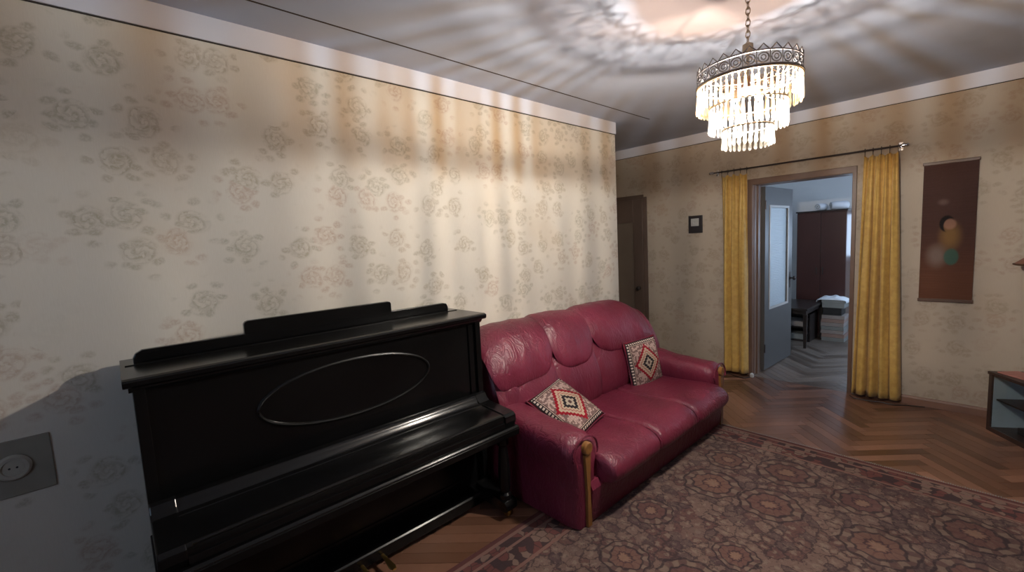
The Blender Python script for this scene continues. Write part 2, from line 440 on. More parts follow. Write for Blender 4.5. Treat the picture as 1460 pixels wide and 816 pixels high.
# ---------------------------------------------------------------- the room
RXW, RYB, XL = 4.25, -1.75, -1.35       # right wall, back wall, recess left wall
struct(fin('wall_left', B(-.14, 0, RYB, L, -.04, H), 'wall'))
# far wall with door opening
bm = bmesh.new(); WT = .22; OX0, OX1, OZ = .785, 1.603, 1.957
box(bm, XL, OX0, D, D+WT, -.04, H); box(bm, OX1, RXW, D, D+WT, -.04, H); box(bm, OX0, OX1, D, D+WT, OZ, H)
struct(fin('wall_far', bm, 'dimwall'))
struct(fin('wall_recess', B(XL-.1, XL, L-1.2, D+WT, -.04, H), 'dimwall'))
struct(fin('wall_recess_back', B(XL-.1, -.14, L-1.3, L-1.2, -.04, H), 'wall'))
struct(fin('wall_right', B(RXW, RXW+.12, RYB, D+WT, -.04, H), 'brownwall'))
bm = bmesh.new(); box(bm, -.14, 1.6, RYB-.15, RYB, -.04, H); box(bm, 3.0, RXW+.12, RYB-.15, RYB, -.04, H)
box(bm, 1.6, 3.0, RYB-.15, RYB, -.04, 1.0); box(bm, 1.6, 3.0, RYB-.15, RYB, 2.2, H)
struct(fin('wall_back', bm, 'brownwall'))
# ceiling: two slabs with an open joint, dark backing above
CX = .2545
cl = struct(fin('ceiling', B(XL-.1, RXW+.12, RYB-.15, D+WT, H+.012, H+.10), 'grime'))
fin('ceiling_slab', B(CX+.006, RXW, RYB, D, H, H+.0118), 'ceiling', cl)
fin('ceiling_slab', B(0.0, CX-.006, RYB, 3.75, H, H+.0118), 'ceiling', cl)
fin('joint_strip', B(CX-.0055, CX+.0055, RYB, 3.75, H-.0008, H+.011), 'slab', cl)
bm = B(XL, 0.0, L-1.2, D, H, H+.0118); box(bm, 0.0, CX+.006, 3.75, D, H, H+.0118)
fin('ceiling_slab', bm, 'ceiling', cl)
# cornices (a white plaster strip with a slim dark bead under it)
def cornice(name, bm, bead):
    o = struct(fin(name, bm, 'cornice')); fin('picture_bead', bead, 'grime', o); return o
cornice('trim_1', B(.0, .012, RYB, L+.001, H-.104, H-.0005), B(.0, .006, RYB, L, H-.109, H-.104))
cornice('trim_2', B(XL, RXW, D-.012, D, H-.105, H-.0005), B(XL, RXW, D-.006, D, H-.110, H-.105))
# baseboards
for nm, (a, b) in (('baseboard_far_left', (-.345, .745)), ('baseboard_far_right', (1.64, RXW))):
    bm = bmesh.new(); prism(bm, [(D, 0.0), (D-.018, 0.0), (D-.018, .052), (D-.010, .066), (D, .068)], 'x', a, b)
    # prism along x wants (y,z) points
    struct(fin(nm, bm, 'base'))
struct(fin('baseboard_left', prism(bmesh.new(), [(0, 0), (.016, 0), (.016, .06), (0, .066)], 'y', RYB, L), 'base'))
# window behind the camera
wn = struct(fin('window_1', (lambda b: (box(b, 1.6, 1.66, RYB-.12, RYB-.05, 1.0, 2.2), box(b, 2.94, 3.0, RYB-.12, RYB-.05, 1.0, 2.2),
     box(b, 1.66, 2.94, RYB-.12, RYB-.05, 1.0, 1.06), box(b, 1.66, 2.94, RYB-.12, RYB-.05, 2.14, 2.2), box(b, 2.27, 2.33, RYB-.12, RYB-.05, 1.06, 2.14)) and b)(bmesh.new()), 'winframe'))
fin('pane', B(1.66, 2.27, RYB-.09, RYB-.085, 1.06, 2.14), 'wpane', wn); fin('pane', B(2.33, 2.94, RYB-.09, RYB-.085, 1.06, 2.14), 'wpane', wn)

# ------------- parquet: herringbone, each strip a plank
PL, PW = .480, .0685
def clip(poly, x0, x1, y0, y1):
    for ax, lim, sg in ((0, x0, 1), (0, x1, -1), (1, y0, 1), (1, y1, -1)):
        out = []
        for i in range(len(poly)):
            a, b = poly[i-1], poly[i]; da, db = sg*(a[ax]-lim), sg*(b[ax]-lim)
            if (da >= 0) != (db >= 0):
                t = da/(da-db); out.append((a[0]+(b[0]-a[0])*t, a[1]+(b[1]-a[1])*t))
            if db >= 0: out.append(b)
        poly = out
        if len(poly) < 3: return []
    return poly
def plank_rects(x0, x1, y0, y1):
    c = cos(pi/4); ox, oy = 1.175, .03
    for t in range(-14, 15):
        for s_ in range(-130, 200):
            for kind in (0, 1):
                if kind == 0: u0, v0, du, dv = s_*PW+t*PL, s_*PW-t*PL, PL, PW
                else: u0, v0, du, dv = s_*PW+t*PL+PL, s_*PW+PW-PL-t*PL, PW, PL
                g = .0009
                q = [(u0+g, v0+g), (u0+du-g, v0+g), (u0+du-g, v0+dv-g), (u0+g, v0+dv-g)]
                P = [(ox+(u-v)*c, oy+(u+v)*c) for u, v in q]
                cx = sum(p[0] for p in P)/4; cy = sum(p[1] for p in P)/4
                if cx < x0-.4 or cx > x1+.4 or cy < y0-.4 or cy > y1+.4: continue
                yield kind, cx, cy, P
def in_poly_area(poly): return abs(sum(poly[i-1][0]*poly[i][1]-poly[i][0]*poly[i-1][1] for i in range(len(poly))))/2
floor = struct(fin('floor', B(XL-.1, RXW+.12, RYB-.15, D, -.06, -.014), 'slab'))
FX0, FX1, FY0, FY1 = XL+.002, RXW-.002, RYB+.002, D-.0015
full = []; rest = []
for kind, cx, cy, P in plank_rects(FX0, FX1, FY0, FY1):
    poly = clip(P, FX0, FX1, FY0, FY1)
    if len(poly) < 3 or in_poly_area(poly) < 2e-4: continue
    # keep only strips really inside the rooms (not below the left wall)
    if cx < .0 and cy < L-1.4: continue
    whole = abs(in_poly_area(poly)-(PL-.0018)*(PW-.0018)) < 1e-5
    q = project((cx, cy, 0)); vis = False
    if q and -30 < q[0] < 1490 and 0 < q[1] < 850:
        if cx > .25 and not (RX0-.0 < cx and cy < RY1-.05) and not (cy < 1.45 and cx < .5): vis = True
        if .2 < cx < 1.1 and 1.55 < cy < 3.4: vis = False
    (full if vis else rest).append((q[2] if q else 99, kind, cx, cy, poly, whole))
full.sort(key=lambda a: a[0]); rest += full[295:]; full = full[:295]
def plank_bm(poly, top=0.0, bm=None):
    bm = bm or bmesh.new()
    c = Vector((sum(p[0] for p in poly)/len(poly), sum(p[1] for p in poly)/len(poly)))
    e = .0008
    lo = [bm.verts.new((p[0], p[1], -.014)) for p in poly]
    mi = [bm.verts.new((p[0], p[1], top-e)) for p in poly]
    hi = []
    for p in poly:
        d = Vector(p)-c; d = d*(1-e*1.4/max(d.length, .01)); hi.append(bm.verts.new((c.x+d.x, c.y+d.y, top)))
    n = len(poly)
    for a, b in ((lo, mi), (mi, hi)):
        for i in range(n): bm.faces.new((a[i], a[(i+1) % n], b[(i+1) % n], b[i]))
    bm.faces.new(hi); return bm
protos = {}
for d_, kind, cx, cy, poly, whole in full:
    dz = -random.random()*.0007
    if whole:
        if kind not in protos:
            bm = plank_bm([(p[0]-cx, p[1]-cy) for p in poly]); bmesh.ops.recalc_face_normals(bm, faces=bm.faces)
            me = bpy.data.meshes.new('plank'); bm.to_mesh(me); bm.free(); me.materials.append(M['parquet']); protos[kind] = me
        o = bpy.data.objects.new('plank', protos[kind]); COL.objects.link(o); o.parent = floor; o.location = (cx, cy, dz)
    else:
        fin('plank', plank_bm(poly, dz), 'parquet', floor)
bm = bmesh.new()
for d_, kind, cx, cy, poly, whole in rest: plank_bm(poly, -random.random()*.0007, bm)
o = fin('parquet_planks', bm, 'parquet', floor); o['kind'] = 'stuff'

# ---------------------------------------------------------------- far room
R2X0, R2X1, R2Y = -.15, 2.9, 7.60
YB = D+WT
struct(fin('wall_far_room_left', B(R2X0-.1, R2X0, YB, R2Y, -.04, H), 'farpaint'))
bm = bmesh.new(); V0, V1, U0, U1 = 5.1, 7.3, .6, 2.3
box(bm, R2X1, R2X1+.1, YB, V0, -.04, H); box(bm, R2X1, R2X1+.1, V1, R2Y, -.04, H); box(bm, R2X1, R2X1+.1, V0, V1, -.04, U0); box(bm, R2X1, R2X1+.1, V0, V1, U1, H)
struct(fin('wall_far_room_right', bm, 'farpaint'))
bm = bmesh.new(); xx0, xx1 = R2X1+.03, R2X1+.08
box(bm, xx0, xx1, V0, V0+.05, U0, U1); box(bm, xx0, xx1, V1-.05, V1, U0, U1); box(bm, xx0, xx1, V0+.05, V1-.05, U0, U0+.05); box(bm, xx0, xx1, V0+.05, V1-.05, U1-.05, U1)
w3 = struct(fin('window_3', bm, 'winframe')); fin('pane', B(xx0+.02, xx0+.025, V0+.05, V1-.05, U0+.05, U1-.05), 'wpane', w3)
bm = bmesh.new(); WX0, WX1, WZ0, WZ1 = 1.10, 2.80, 1.03, 1.69
box(bm, R2X0-.1, WX0, R2Y, R2Y+.12, -.04, H); box(bm, WX1, R2X1+.1, R2Y, R2Y+.12, -.04, H)
box(bm, WX0, WX1, R2Y, R2Y+.12, -.04, WZ0); box(bm, WX0, WX1, R2Y, R2Y+.12, WZ1, H)
struct(fin('wall_far_room_back', bm, 'farpaint'))
struct(fin('ceiling_far_room', B(R2X0-.1, R2X1+.1, YB, R2Y+.12, H, H+.1), 'ceiling'))
f2 = struct(fin('floor_far_room', (lambda b: (box(b, R2X0-.1, R2X1+.1, YB, R2Y+.12, -.06, -.014), box(b, OX0, OX1, D, YB, -.06, -.014)) and b)(bmesh.new()), 'slab'))
bm = bmesh.new()
for (a, b, c_, d_) in ((OX0+.02, OX1-.02, D, YB), (R2X0, R2X1, YB, R2Y)):
    for kind, cx, cy, P in plank_rects(a, b, c_, d_):
        poly = clip(P, a, b, c_, d_)
        if len(poly) >= 3 and in_poly_area(poly) > 1e-4: plank_bm(poly, -random.random()*.0007, bm)
o = fin('parquet_planks', bm, 'parquet2', f2); o['kind'] = 'stuff'  # greyer tone than the front room planks
bm = bmesh.new(); yy0, yy1 = R2Y+.03, R2Y+.08
box(bm, WX0, WX0+.04, yy0, yy1, WZ0, WZ1); box(bm, WX1-.04, WX1, yy0, yy1, WZ0, WZ1)
box(bm, WX0+.04, WX1-.04, yy0, yy1, WZ0, WZ0+.04); box(bm, WX0+.04, WX1-.04, yy0, yy1, WZ1-.04, WZ1)
box(bm, 1.83, 1.87, yy0, yy1, WZ0+.04, WZ1-.04)
wn = struct(fin('window_2', bm, 'winframe'))
fin('pane', B(WX0+.04, 1.83, yy0+.02, yy0+.025, WZ0+.04, WZ1-.04), 'wpane', wn)
fin('pane', B(1.87, WX1-.04, yy0+.02, yy0+.025, WZ0+.04, WZ1-.04), 'wpane', wn)
fin('window_sill', B(WX0-.04, WX1+.04, R2Y-.07, R2Y+.0, WZ0-.04, WZ0-.005), 'winframe', wn, bevel=.004)

# ---------------------------------------------------------------- open door with its frame
bm = bmesh.new()
for x0, x1, z0, z1 in ((.752, .800, 0, 1.995), (1.588, 1.618, 0, 1.995)):
    box(bm, x0, x1, D-.016, D, z0, z1)
box(bm, .752, 1.618, D-.0165, D, 1.942, 1.997)
tr = struct(fin('trim_3', bm, 'casing', bevel=.003))
bm = bmesh.new(); box(bm, OX0, OX0+.018, D, YB, 0, OZ); box(bm, OX1-.018, OX1, D, YB, 0, OZ); box(bm, OX0+.018, OX1-.018, D, YB, OZ-.018, OZ)
fin('jamb_lining', bm, 'jamb', tr)
bm = bmesh.new(); box(bm, OX0+.018, OX0+.032, D+.10, D+.15, 0, OZ-.018); box(bm, OX0+.018, OX0+.024, D+.02, D+.035, 0, OZ-.018)
fin('door_stop', bm, 'casing', tr)
hx, hy = .800, YB+.008
ang = math.atan2(.83, .035)
door = struct(bpy.data.objects.new('door_1', None)); COL.objects.link(door); door.location = (hx, hy, 0); door.rotation_euler = (0, 0, ang)
# local: x along the leaf 0...80, y thickness, -y side faces the doorway
lw, gz0, gz1, gx0, gx1, th = .80, .66, 1.735, .125, .665, .04
bm = bmesh.new()
box(bm, 0, gx0, -th, 0, .012, 1.935); box(bm, gx1, lw, -th, 0, .012, 1.935)
box(bm, gx0, gx1, -th, 0, .012, gz0); box(bm, gx0, gx1, -th, 0, gz1, 1.935)
fin('door_leaf', bm, 'doorwood', door)
fin('glass_pane', B(gx0, gx1, -.024, -.018, gz0, gz1), 'frosted', door)
bm = bmesh.new()
for s0, s1 in ((-th-.006, -th+.004), (-.004, .006)):
    box(bm, gx0-.012, gx0+.012, s0, s1, gz0-.012, gz1+.012); box(bm, gx1-.012, gx1+.012, s0, s1, gz0-.012, gz1+.012)
    box(bm, gx0+.012, gx1-.012, s0, s1, gz0-.012, gz0+.012); box(bm, gx0+.012, gx1-.012, s0, s1, gz1-.012, gz1+.012)
fin('glazing_bead', bm, 'bead', door)
bm = bmesh.new(); lathe(bm, [(.022, -.001), (.022, -.006), (.009, -.008), (.009, -.03), (.024, -.036), (.026, -.048), (.018, -.058), (0, -.06)], (.745, -th, .93), 14, 'y')
lathe(bm, [(.022, .001), (.022, .006), (.009, .008), (.009, .03), (.024, .036), (.026, .048), (.018, .058), (0, .06)], (.745, 0, .93), 14, 'y')
box(bm, .725, .765, -th-.003, -th, .82, 1.0)
fin('door_handle', bm, 'darkmetal', door, smooth=True)
bm = bmesh.new()
for z in (.2, 1.7): tube(bm, [(.0, -th-.004, z), (0, -th-.004, z+.09)], .007, 8)
fin('hinge', bm, 'darkmetal', door)

# closed brown door at the end of the recess
d2 = struct(bpy.data.objects.new('door_2', None)); COL.objects.link(d2); d2.location = (-.75, D, 0)
def D2(name, bm, mat, **kw):
    bmesh.ops.translate(bm, vec=(.75, -D, 0), verts=bm.verts); return fin(name, bm, mat, d2, **kw)
bm = bmesh.new(); box(bm, -1.16, -1.10, D-.016, D, 0, 1.99); box(bm, -.405, -.362, D-.016, D, 0, 1.955); box(bm, -1.10, -.405, D-.016, D, 1.93, 1.985)
D2('door_casing', bm, 'doordark', bevel=.003)
bm = bmesh.new(); box(bm, -1.10, -.99, D-.034, D, .01, 1.93); box(bm, -.535, -.405, D-.034, D, .01, 1.93)
box(bm, -.99, -.535, D-.034, D, .01, .25); box(bm, -.99, -.535, D-.034, D, 1.66, 1.93)
D2('door_leaf', bm, 'doordark', bevel=.004)
D2('door_panel', B(-.99, -.535, D-.016, D, .25, 1.66), 'doorpanel')
bm = lathe(bmesh.new(), [(.022, 0), (.022, -.006), (.010, -.010), (.010, -.03), (.024, -.036), (.026, -.046), (.016, -.056), (0, -.058)], (-.462, D-.034, .862), 14, 'y')
D2('door_handle', bm, 'darkmetal', smooth=True)

# ---------------------------------------------------------------- rug
t_ = thing('rug', 'worn pinkish-brown oriental rug with dark ringed rosettes on the parquet', 'rug', (2, 1.35, 0))
bm = B(RX0, RX1, RY0, RY1, .0004, .0085)
W('rug_pile', bm, 'rug', t_)
bm = bmesh.new()
for k in range(260):
    x = RX0 + (k+.5)/260*(RX1-RX0)
    box(bm, x-.0022, x+.0022, RY1, RY1+.022+random.random()*.012, .0005, .003)
o = W('fringe', bm, 'grey', t_); o['kind'] = 'stuff'

# ---------------------------------------------------------------- piano
pn = thing('upright_piano', 'black lacquered upright piano with an oval moulding against the wallpapered wall', 'piano', (.3, .76, 0))
Y0, Y1 = .010, 1.512
def PP(name, bm, mat='black', **kw): return W(name, bm, mat, kw.pop('parent', pn), **kw)
for a, b in ((Y0, Y0+.035), (Y1-.035, Y1)):
    bm = bmesh.new()
    prism(bm, [(.07, .0), (.46, .0), (.46, .10), (.44, .12), (.44, .48), (.44, 1.066), (.07, 1.066)], 'y', a, b)
    PP('side_panel', bm, bevel=.003)
PP('back_board', B(.055, .075, Y0+.03, Y1-.03, .06, 1.06))
bm = bmesh.new(); prism(bm, [(.045, 1.066), (.452, 1.066), (.462, 1.072), (.464, 1.088), (.458, 1.094), (.445, 1.098), (.045, 1.098)], 'y', -.014, 1.545)
PP('lid', bm, bevel=.002)
PP('lid_groove', B(.20, .21, .0, 1.52, 1.0975, 1.1015), 'blackedge')
PP('lid_moulding', prism(bmesh.new(), [(.40, 1.066), (.449, 1.066), (.446, 1.058), (.434, 1.046), (.40, 1.046)], 'y', .0, 1.522), 'blackedge')
# stepped gallery board on the lid
g = [(.026, 1.0985), (.026, 1.118), (.034, 1.134), (.056, 1.146)]
g += [(.405, 1.146), (.405, 1.190), (.412, 1.199), (.424, 1.203), (1.095, 1.203), (1.108, 1.199), (1.113, 1.190), (1.113, 1.147)]
g += [(1.455, 1.147), (1.475, 1.141), (1.484, 1.122), (1.486, 1.0985)]
bm = bmesh.new(); prism(bm, g, 'x', .145, .170); PP('gallery_board', bm, bevel=.003)
up = PP('upper_panel', B(.385, .415, Y0+.034, Y1-.034, .60, 1.05))
bm = bmesh.new(); cy0, cz0, ea, eb = .775, .862, .398, .130
tube(bm, [(.4165, cy0+ea*cos(2*pi*k/96), cz0+eb*sin(2*pi*k/96)) for k in range(96)], .0075, 8, True)
W('oval_moulding', bm, 'blackedge', up, smooth=True)
PP('panel_stile', B(.415, .424, Y0+.034, Y0+.074, .62, 1.046)); PP('panel_stile', B(.415, .424, Y1-.074, Y1-.034, .62, 1.046))
# closed fallboard: roll at the back, flat slope, front edge
prof = [(.415, .560), (.415, .632), (.424, .642), (.440, .643), (.456, .636), (.466, .622), (.474, .606), (.486, .598),
        (.500, .5955), (.506, .599), (.512, .5945), (.60, .590), (.676, .586), (.690, .582), (.697, .573), (.697, .548), (.415, .548)]
fb = PP('fallboard', prism(bmesh.new(), prof, 'y', Y0+.075, Y1-.075), 'black', smooth=True, sharp=.7)
W('fallboard_bead', tube(bmesh.new(), [(.694, Y0+.09, .582), (.694, Y1-.076, .582)], .0045, 8), 'blackedge', fb, smooth=True)
for a, b in ((Y0, Y0+.075), (Y1-.075, Y1)):
    bm = bmesh.new()
    prism(bm, [(.425, .50), (.425, .640), (.440, .648), (.456, .640), (.470, .618), (.49, .602), (.66, .592), (.69, .588), (.706, .576), (.708, .545), (.69, .500)], 'y', a, b)
    PP('key_cheek', bm, bevel=.004)
PP('key_slip', prism(bmesh.new(), [(.60, .515), (.700, .515), (.704, .520), (.704, .548), (.60, .548)], 'y', Y0+.075, Y1-.075), 'black', bevel=.002)
PP('key_bed', prism(bmesh.new(), [(.40, .455), (.70, .455), (.722, .470), (.726, .500), (.712, .516), (.40, .516)], 'y', Y0-.006, Y1+.006), 'black', bevel=.003)
PP('bed_bead', tube(bmesh.new(), [(.722, Y0, .508), (.722, Y1, .508)], .004, 8), 'blackedge', smooth=True)
PP('lower_panel', B(.375, .40, Y0+.034, Y1-.034, .09, .456))
bm = bmesh.new(); box(bm, .40, .406, .12, 1.40, .14, .155); box(bm, .40, .406, .12, 1.40, .40, .415); box(bm, .40, .406, .12, .135, .155, .40); box(bm, .40, .406, 1.385, 1.40, .155, .40)
PP('lower_moulding', bm, 'blackedge')
PP('plinth', prism(bmesh.new(), [(.07, .035), (.505, .035), (.505, .085), (.495, .095), (.07, .095)], 'y', Y0+.034, Y1-.034), 'black', bevel=.003)
for yc in (Y0+.055, Y1-.055):
    leg = PP('leg', lathe(bmesh.new(), [(.034, .10), (.034, .13), (.024, .14), (.030, .16), (.034, .24), (.028, .34), (.022, .40), (.032, .41), (.034, .455)], (.650, yc, 0), 16), 'black', smooth=True)
    bm = bmesh.new(); prism(bm, [(.44, .045), (.69, .045), (.70, .06), (.70, .085), (.685, .102), (.46, .125), (.44, .13)], 'y', yc-.04, yc+.04)
    PP('toe_block', bm, bevel=.004)
    bm = bmesh.new(); lathe(bm, [(.0, -.012), (.02, -.012), (.0225, 0), (.02, .012), (0, .012)], (.66, yc, .0228), 14, 'y'); box(bm, .645, .675, yc-.017, yc-.014, .02, .046); box(bm, .645, .675, yc+.014, yc+.017, .02, .046)
    PP('caster', bm, 'brass')
for yc in (.70, .80):
    bm = bmesh.new(); tube(bm, [(.48, yc, .060), (.54, yc, .058), (.58, yc, .050), (.605, yc, .045), (.625, yc, .044)], [.009, .010, .014, .017, .010], 8)
    bmesh.ops.scale(bm, vec=(1, 1, .5), space=Matrix.Translation((0, -yc, -.05)), verts=bm.verts)
    PP('pedal', bm, 'brass', smooth=True)

# ---------------------------------------------------------------- sofa
so = thing('leather_sofa', 'burgundy leather three-cushion sofa between the piano and the recess', 'sofa', (.65, 2.5, .0088))
def SW(name, bm, mat='leather', **kw): return W(name, bm, mat, kw.pop('parent', so), smooth=kw.pop('smooth', True), **kw)
def sup(c, e): return math.copysign(abs(c)**e, c)
def pillow_loft(path, width_fn, centre_y, thick, nu=22, wr=.006, seed=0, edge=3.2):
    """closed puffy pad: path = [(x,z,nx,nz)] down its length, swept across y"""
    bm = bmesh.new(); top = []; bot = []
    n = len(path)
    for j, (x, z, nx, nz) in enumerate(path):
        v = j/(n-1); hw = width_fn(v); ev = (1-abs(2*v-1)**7)**.5 if 0 < v < 1 else 0
        rt, rb = [], []
        for i in range(nu+1):
            u = -1+2*i/nu; eu = max(0, 1-abs(u)**edge)**.5
            h = thick*ev*eu
            y = centre_y+u*hw
            k = noise.noise((x*6+seed, y*5, z*6))*wr*2 + abs(noise.noise((x*4+seed, y*16, z*5)))*wr*1.4
            fold = wr*.9*sin(26*y+9*z+3*noise.noise((y*3, z*3, seed)))*(abs(u)**2)
            hh = h+(k+fold)*eu*ev
            rt.append((x+nx*hh, y, z+nz*hh)); rb.append((x-nx*.03*ev*eu, y, z-nz*.03*ev*eu))
        top.append(rt); bot.append(rb)
    VT = [[bm.verts.new(p) for p in r] for r in top]; VB = [[bm.verts.new(p) for p in r] for r in bot]
    for j in range(n-1):
        for i in range(nu):
            bm.faces.new((VT[j][i], VT[j][i+1], VT[j+1][i+1], VT[j+1][i])); bm.faces.new((VB[j][i], VB[j+1][i], VB[j+1][i+1], VB[j][i+1]))
    bmesh.ops.remove_doubles(bm, verts=bm.verts, dist=.0004); return bm
def path_from(pts, n):
    # Catmull-Rom through (x,z), with outward normals
    P = [Vector((a, b)) for a, b in pts]; P = [P[0]*2-P[1]] + P + [P[-1]*2-P[-2]]
    out = []; segs = len(P)-3
    for k in range(n):
        s_ = k/(n-1)*segs; i = min(int(s_), segs-1); t = s_-i
        a, b, c, d = P[i:i+4]
        q = .5*((2*b)+(c-a)*t+(2*a-5*b+4*c-d)*t*t+(3*b-a-3*c+d)*t**3)
        dq = .5*((c-a)+2*(2*a-5*b+4*c-d)*t+3*(3*b-a-3*c+d)*t*t).normalized()
        out.append((q.x, q.y, -dq.y*-1 if False else -dq.y, dq.x))
    return out
SY0, SY1 = 1.56, 3.46
S1, S2 = 2.12, 2.56
# body shell of the backrest (arched outline), from wall side to seat
def back_top(y):      # arched crest height
    a = (y-2.50)/.98
    return .90*(1-.0*a) - .60*max(0, abs(a)-.62)**1.7 * 1.5
bm = bmesh.new(); rs = []
for k in range(33):
    y = 1.60+(3.43-1.60)*k/32; zt = back_top(y); e = 1
    if k in (0, 32): e = .86
    rs.append([(.07, y, .06), (.06, y, zt*.6*e), (.09, y, (zt-.04)*e), (.17, y, zt*e), (.28, y, (zt-.03)*e), (.37, y, (zt-.16)*e), (.42, y, .36*e), (.42, y, .06)])
rings(bm, rs); SW('backrest', bm, sharp=1.2)
# lower lumbar pads and the upper lobed pads
for a, b in ((1.60, S1), (S1, S2), (S2, 3.40)):
    c = (a+b)/2; hw = (b-a)/2+.008
    pth = path_from([(.40, .74), (.455, .62), (.50, .48), (.50, .36), (.46, .30)], 18)
    SW('lumbar_pad', pillow_loft(pth, lambda v: hw, c, .045, wr=.004, seed=c), sharp=1.2)
heads = [(1.57, S1, -1), (S1, S2, 0), (S2, 3.42, 1)]
for n_, (a, b, side) in enumerate(heads):
    c = (a+b)/2; hw = (b-a)/2+.012
    pth = path_from([(.09, .78), (.10, .88), (.17, .935), (.27, .935), (.36, .88), (.425, .77), (.455, .66), (.46, .60)], 34)
    bm = pillow_loft(pth, lambda v: hw*(1 if v < .62 else (1-.62*((v-.62)/.38)**2.2)), c, .062, nu=34, wr=.011, seed=n_*7.3)
    for v in bm.verts:                        # ends droop round the corners
        y = v.co.y
        if side == -1 and y < 1.85: k = (1.85-y)/.28; v.co.z -= .055*k*k*(.4+v.co.z); v.co.x += .03*k*k
        if side == 1 and y > 3.0: k = (y-3.0)/.42; v.co.z -= .19*k**2.4; v.co.x += .03*k*k
    SW('head_pad', bm, sharp=1.2)
# shoulder pieces curving down to the arms
for yc, sg in ((1.70, -1), (3.36, 1)):
    bm = bmesh.new(); rs = []
    for k in range(13):
        t = k/12; x = .16+.34*t; z = .74-.06*t-.26*t*t; r = (.075+.035*sin(pi*t))*(1 if 0 < k < 12 else .5)
        rs.append([(x+.3*r*sin(q)*1.2, yc+r*cos(q)*1.1, z+r*sin(q)*1.5) for q in [2*pi*i/20 for i in range(20)]])
    rings(bm, rs); SW('shoulder_pad', bm, sharp=1.2)
# seat cushions
SC = [(1.775, 2.262), (2.262, 2.738), (2.738, 3.262)]
for n_, (a, b) in enumerate(SC):
    bm = bmesh.new(); rs = []; NU = 26
    for k in range(NU+1):
        u = -1+2*k/NU; y = (a+b)/2+u*(b-a)/2*1.004; e = max(0, 1-abs(u)**5)**.5; e = .72+.28*e
        if k in (0, NU): e = .60
        sag = -.012*(1-u*u)
        prof = [(.40, .22), (.40, .33), (.47, .355+sag), (.60, .352+sag), (.74, .352+sag), (.86, .358+sag), (.97, .372), (1.05, .366), (1.11, .345), (1.145, .312), (1.158, .272), (1.145, .232), (1.11, .205), (1.06, .196), (.70, .20)]
        ring = []
        for (x, z) in prof:
            x2 = .72+(x-.72)*(1-(1-e)*.22) if x > .9 else x; z2 = .27+(z-.27)*(1-(1-e)*.62)
            f = noise.noise((x*7, y*6, n_*5))*.008*(1-abs(u)**6)
            ring.append((x2+f, y, z2+f*.8+.003*sin(40*y+20*x)*abs(u)**3*(x > .8)))
        rs.append(ring)
    rings(bm, rs)
    o = SW('seat_cushion', bm, sharp=1.3); s_ = o.modifiers.new('sub', 'SUBSURF'); s_.levels = s_.render_levels = 1
# loose leather creases on the seat: piping
for y in (2.262, 2.738):
    SW('seat_piping', tube(bmesh.new(), [(.56, y, .336), (.80, y, .338), (.97, y, .352), (1.06, y, .345), (1.11, y, .322), (1.137, y, .285), (1.136, y, .250)], .005, 6))
SW('base_skirt', (lambda b: prism(b, [(.10, .012), (1.035, .012), (1.045, .03), (1.06, .20), (1.04, .235), (.10, .235)], 'y', 1.70, 3.33))(bmesh.new()), sharp=.5)
# arms
for yc, sg in ((1.68, -1), (3.345, 1)):
    bm = bmesh.new(); rs = []; hw = .108
    for k in range(19):
        t = k/18; x = .34+.70*t; zt = .565-.075*t-.02*sin(pi*t)
        e = 1 if 0 < k < 17 else (.93 if k == 17 else (.72 if k == 18 else .8))
        if k == 18: x -= .004
        ring = []
        outl = [(-.085, .015), (-.088, .14), (-.082, .28), (-.095, .36), (-.112, .42), (-.108, .47), (-.085, .50), (-.045, .515), (0, .518), (.045, .515), (.085, .50), (.108, .47), (.112, .42), (.095, .36), (.082, .28), (.088, .14), (.085, .015)]
        for (yy, z) in outl:
            z2 = z*zt/.52 if z > .3 else z
            f = noise.noise((x*9, yy*12+yc, z*9))*.006+abs(noise.noise((x*15, yy*8+yc, z*4)))*.004
            zz = .30+(z2-.30)*e if z > .3 else z
            ring.append((x+(.012*(e == 1))*0, yc+(yy+math.copysign(f, yy))*e, zz+f*(z > .4)))
        rs.append(ring)
    rings(bm, rs); ar = SW('armrest', bm, sharp=1.1)
    # carved wooden strip down the front with a scroll on top
    bm = bmesh.new()
    prism(bm, [(yc-.016, .012), (yc+.016, .012), (yc+.011, .20), (yc+.018, .34), (yc+.024, .40), (yc-.024, .40), (yc-.018, .34), (yc-.011, .20)], 'x', 1.030, 1.052)
    lathe(bm, [(.0, .014), (.012, .020), (.028, .018), (.034, .012), (.034, -.008), (0, -.008)], (1.042, yc, .432), 18, 'x')
    tr_ = W('arm_trim', bm, 'trimwood', ar, smooth=True, sharp=.6)
    ring = [(1.036, yc+.100*cos(q), .405+.085*sin(q)) for q in [pi*(-.12+1.24*k/20) for k in range(21)]]
    W('front_piping', tube(bmesh.new(), ring, .006, 6), 'leather', ar, smooth=True)

